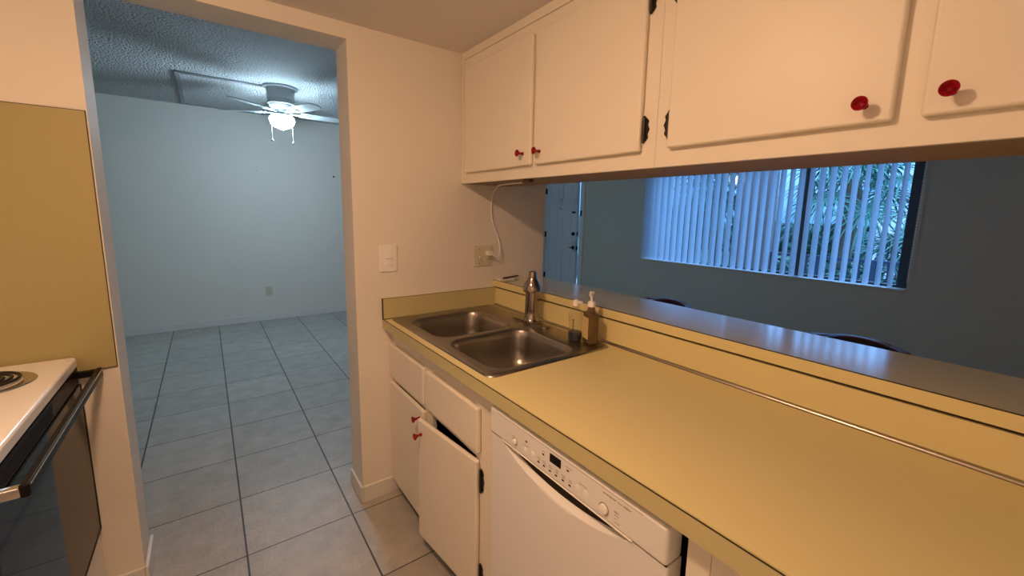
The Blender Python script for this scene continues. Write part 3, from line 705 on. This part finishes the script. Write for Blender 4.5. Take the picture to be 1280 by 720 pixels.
for bx_, by_, br in ((-1.178, -.205, .088), (-1.45, -.205, .072), (-1.178, -.585, .072), (-1.45, -.585, .088)):
    MB().lathe([(0,-.002),(br*.8,-.0005),(br+.006,.0005),(br+.014,.0035),(br+.020,.0032),(br+.023,.0003)][::-1], (bx_, by_, .931), n=40).build('drip_pan', 'chrome', st)
    pts = []
    for k in range(220):
        a = k/219*2*PI*4.6; r_ = .016+(br-.018)*k/219; pts.append((bx_+r_*math.cos(a), by_+r_*math.sin(a), .9415))
    MB().tube(pts, .0042, n=6).build('coil', 'coil', st)

# ------------------------------------------------------------------ bar stools beyond the bar
def stool(label, cy, cx=1.28):
    s = thing('bar_stool', label, 'bar stool', (cx, cy, 0), 'bar stools on the living room side')
    MB().lathe([(0,.68),(.17,.68),(.185,.69),(.19,.715),(.18,.735),(.15,.745),(0,.748)], (cx, cy, 0), n=32).build('seat', 'leather', s)
    def arc(r, z0, z1, th_, mm, nm, a0=-62, a1=62, drop=.0):
        m_ = MB(); n_ = 20; rows = []
        for i in range(n_+1):
            a = math.radians(a0+(a1-a0)*i/n_); q = 1-((i/n_)*2-1)**2
            zt_ = z1-drop*(1-q)
            rows.append([m_.bm.verts.new((cx+.02+rr*math.cos(a), cy+rr*math.sin(a), z_)) for rr, z_ in ((r, z0), (r+th_, z0), (r+th_, zt_), (r, zt_))])
        for a_, b_ in zip(rows, rows[1:]):
            for k in range(4): m_.bm.faces.new((a_[k], a_[(k+1) % 4], b_[(k+1) % 4], b_[k]))
        m_.bm.faces.new(rows[0]); m_.bm.faces.new(rows[-1][::-1]); bmesh.ops.recalc_face_normals(m_.bm, faces=m_.bm.faces)
        return m_.build(nm, mm, s, smooth=True, angle=40)
    arc(.16, .80, .951, .022, 'leather', 'backrest', drop=.022); arc(.156, .9515, .958, .030, 'wood', 'top_rail', drop=.022)
    for a in (-50, 50):
        A = math.radians(a); MB().tube([(cx+.02+.171*math.cos(A), cy+.171*math.sin(A), .80), (cx+.15*math.cos(A), cy+.15*math.sin(A), .70)], .010).build('back_post', 'blackmetal', s)
    for a in (45, 135, 225, 315):
        A = math.radians(a); MB().tube([(cx+.13*math.cos(A), cy+.13*math.sin(A), .682), (cx+.215*math.cos(A), cy+.215*math.sin(A), 0.001)], .012).build('leg', 'blackmetal', s)
    MB().tube([(cx+.188*math.cos(2*PI*k/32), cy+.188*math.sin(2*PI*k/32), .22) for k in range(33)], .008, cap=False).build('foot_ring', 'blackmetal', s)
stool('dark curved-back bar stool nearer the front door, its rim just showing above the bar', -.60)
stool('dark curved-back bar stool under the window reflection, its rim just showing above the bar', -1.47)

# ------------------------------------------------------------------ outside
struct(MB().box(W+.15, 5.95, -6, 8, -.12, -.02).build('floor_walkway', 'concrete', smooth=False))
tag(MB().box(5.95, 40, -30, 40, -.3, -.15).build('lawn', 'grass', smooth=False), 'green lawn beyond the walkway railing', 'lawn', kind='stuff')
rl = thing('walkway_railing', 'dark metal railing along the walkway outside the window', 'railing', (5.7, .5, -.02))
MB().box(5.675, 5.725, -6, 8, .915, .955, .004).build('top_rail', 'rail', rl)
MB().box(5.68, 5.72, -6, 8, .66, .69, .003).build('middle_rail', 'rail', rl)
MB().box(5.68, 5.72, -6, 8, .06, .09, .003).build('bottom_rail', 'rail', rl)
y = -2.2
while y < 5.2:
    wd = .012 if int(round((y+2.2)/.14)) % 4 else .035
    MB().box(5.70-wd*.6, 5.70+wd*.6, y-wd, y+wd, -.02, .92).build('picket' if wd < .02 else 'post', 'rail', rl, smooth=False)
    y += .14
tag(MB().box(5.45, 5.72, .62, 1.02, -.02, 3.4, .01).build('walkway_pillar', 'stucco'), 'brown stucco pillar at the walkway edge outside the window', 'pillar')
nbg = thing('neighbour_building', 'pale pinkish building behind the palms on the right', 'building', (15, -3.5, -.15))
MB().box(14, 18, -9, 1.4, -.15, 2.55).build('wall', 'stucco2', nbg, smooth=False)
MB().box(13.8, 18.2, -9.2, 1.6, 2.55, 2.68).build('parapet', 'stucco2', nbg, smooth=False)
for yy in (-1.2, -3.6):
    f_ = MB().box(13.96, 14.02, yy-.5, yy+.5, .9, 1.9).build('window', 'rail', nbg, smooth=False)
def leaf(m_, c, d_, L, n=26, spread=150, droop=.5, nrm=None):
    """fan palm leaf: blades radiating from c, in the plane spanned by d_ and a side vector"""
    c = Vector(c); d_ = Vector(d_).normalized(); side = d_.cross(Vector((0,0,1)))
    if side.length < .1: side = Vector((0,1,0))
    side.normalize()
    tilt = random.uniform(-.5, .5); upv = side.cross(d_).normalized(); side = (side*math.cos(tilt)+upv*math.sin(tilt)).normalized(); nv = side.cross(d_).normalized()
    for i in range(n):
        a = math.radians(-spread+2*spread*i/(n-1)); u = d_*math.cos(a)+side*math.sin(a)
        l_ = L*(.72+.28*math.cos(a*.55))*random.uniform(.92, 1.06); wv = (d_*-math.sin(a)+side*math.cos(a))
        P = []
        for t_, ww in ((.04,.004),(.35,.017),(.68,.012),(1,.0008)):
            p = c+u*l_*t_+Vector((0,0,-droop*l_*t_*t_*t_))+nv*.03*(i%2-.5)*t_
            P.append((p-wv*ww*L*1.5, p+wv*ww*L*1.5))
        vs = [(m_.bm.verts.new(a_), m_.bm.verts.new(b_)) for a_, b_ in P]
        for (a0, a1), (b0, b1) in zip(vs, vs[1:]): m_.bm.faces.new((a0, a1, b1, b0))
def palm(label, x, y, zc, nl, L, pet, m_='frond', lean=0):
    t_ = thing('fan_palm', label, 'palm tree', (x, y, -.15), 'palms beyond the railing')
    pts = [(x+lean*(k/8-1), y, -.15+(zc+.15)*k/8) for k in range(9)]
    MB().tube(pts, [.13,.12,.11,.11,.11,.11,.12,.13,.10], n=12).build('trunk', 'bark', t_)
    fm = MB(); st_ = MB()
    for i in range(nl):
        az = 2*PI*(i*.618034 % 1)+random.uniform(-.2,.2); el = math.radians(-35+110*(i+.5)/nl+random.uniform(-8,8))
        d_ = Vector((math.cos(az)*math.cos(el), math.sin(az)*math.cos(el), math.sin(el)))
        q = Vector((x, y, zc))+d_*pet*random.uniform(.8,1.15)+Vector((0,0,-.10))
        st_.tube([(x, y, zc-.05), (Vector((x,y,zc))+q)/2+Vector((0,0,.06)), q], .011, n=5)
        leaf(fm, q, d_+Vector((0,0,-.25)), L*random.uniform(.9,1.1))
    st_.build('leaf_stalks', m_, t_); o = fm.build('fronds', m_, t_, smooth=False); o['kind'] = 'stuff'
    return t_
palm('tall fan palm filling the middle right of the window view', 7.6, .30, 2.05, 20, .62, .55)
palm('lower fan palm at the right end of the window view', 7.0, -.95, 1.35, 14, .55, .5)
palm('fan palm behind the left half of the window blind', 7.4, 2.35, 2.1, 22, .65, .55, 'frond2')
palm('short fan palm behind the railing left of the pillar', 8.6, 3.6, 1.3, 18, .65, .5, 'frond2')
palm('small far fan palm low behind the railing by the pillar', 9.0, -.2, .75, 14, .6, .45, 'frond2')

def foliage(m_, x0, x1, y0, y1, z0, z1, n, sz):
    for i in range(n):
        c = Vector((random.uniform(x0, x1), random.uniform(y0, y1), 0))
        c.z = z0+(z1-z0)*random.random()*(.75+.25*math.sin(c.y*1.7+c.x))
        a = Vector((random.gauss(0,1), random.gauss(0,1), random.gauss(0,1))).normalized(); b = a.cross(Vector((random.gauss(0,1), random.gauss(0,1), random.gauss(0,1)))).normalized()
        l_ = sz*random.uniform(.6, 1.3)
        m_.bm.faces.new([m_.bm.verts.new(p) for p in (c-a*l_, c+b*l_*.35, c+a*l_, c-b*l_*.35)])
hd = MB(); foliage(hd, 6.6, 7.4, -3.2, 6.5, -.15, .80, 11000, .07)
tag(hd.build('hedge', 'frond2', smooth=False), 'low leafy hedge running just behind the walkway railing', 'hedge', kind='stuff')
ft = MB(); foliage(ft, 19, 22, -6, 30, -.15, 1.2, 14000, .30)
tag(ft.build('far_shrubs', 'frond2', smooth=False), 'far band of green shrubs along the edge of the lawn', 'shrubs', kind='stuff')
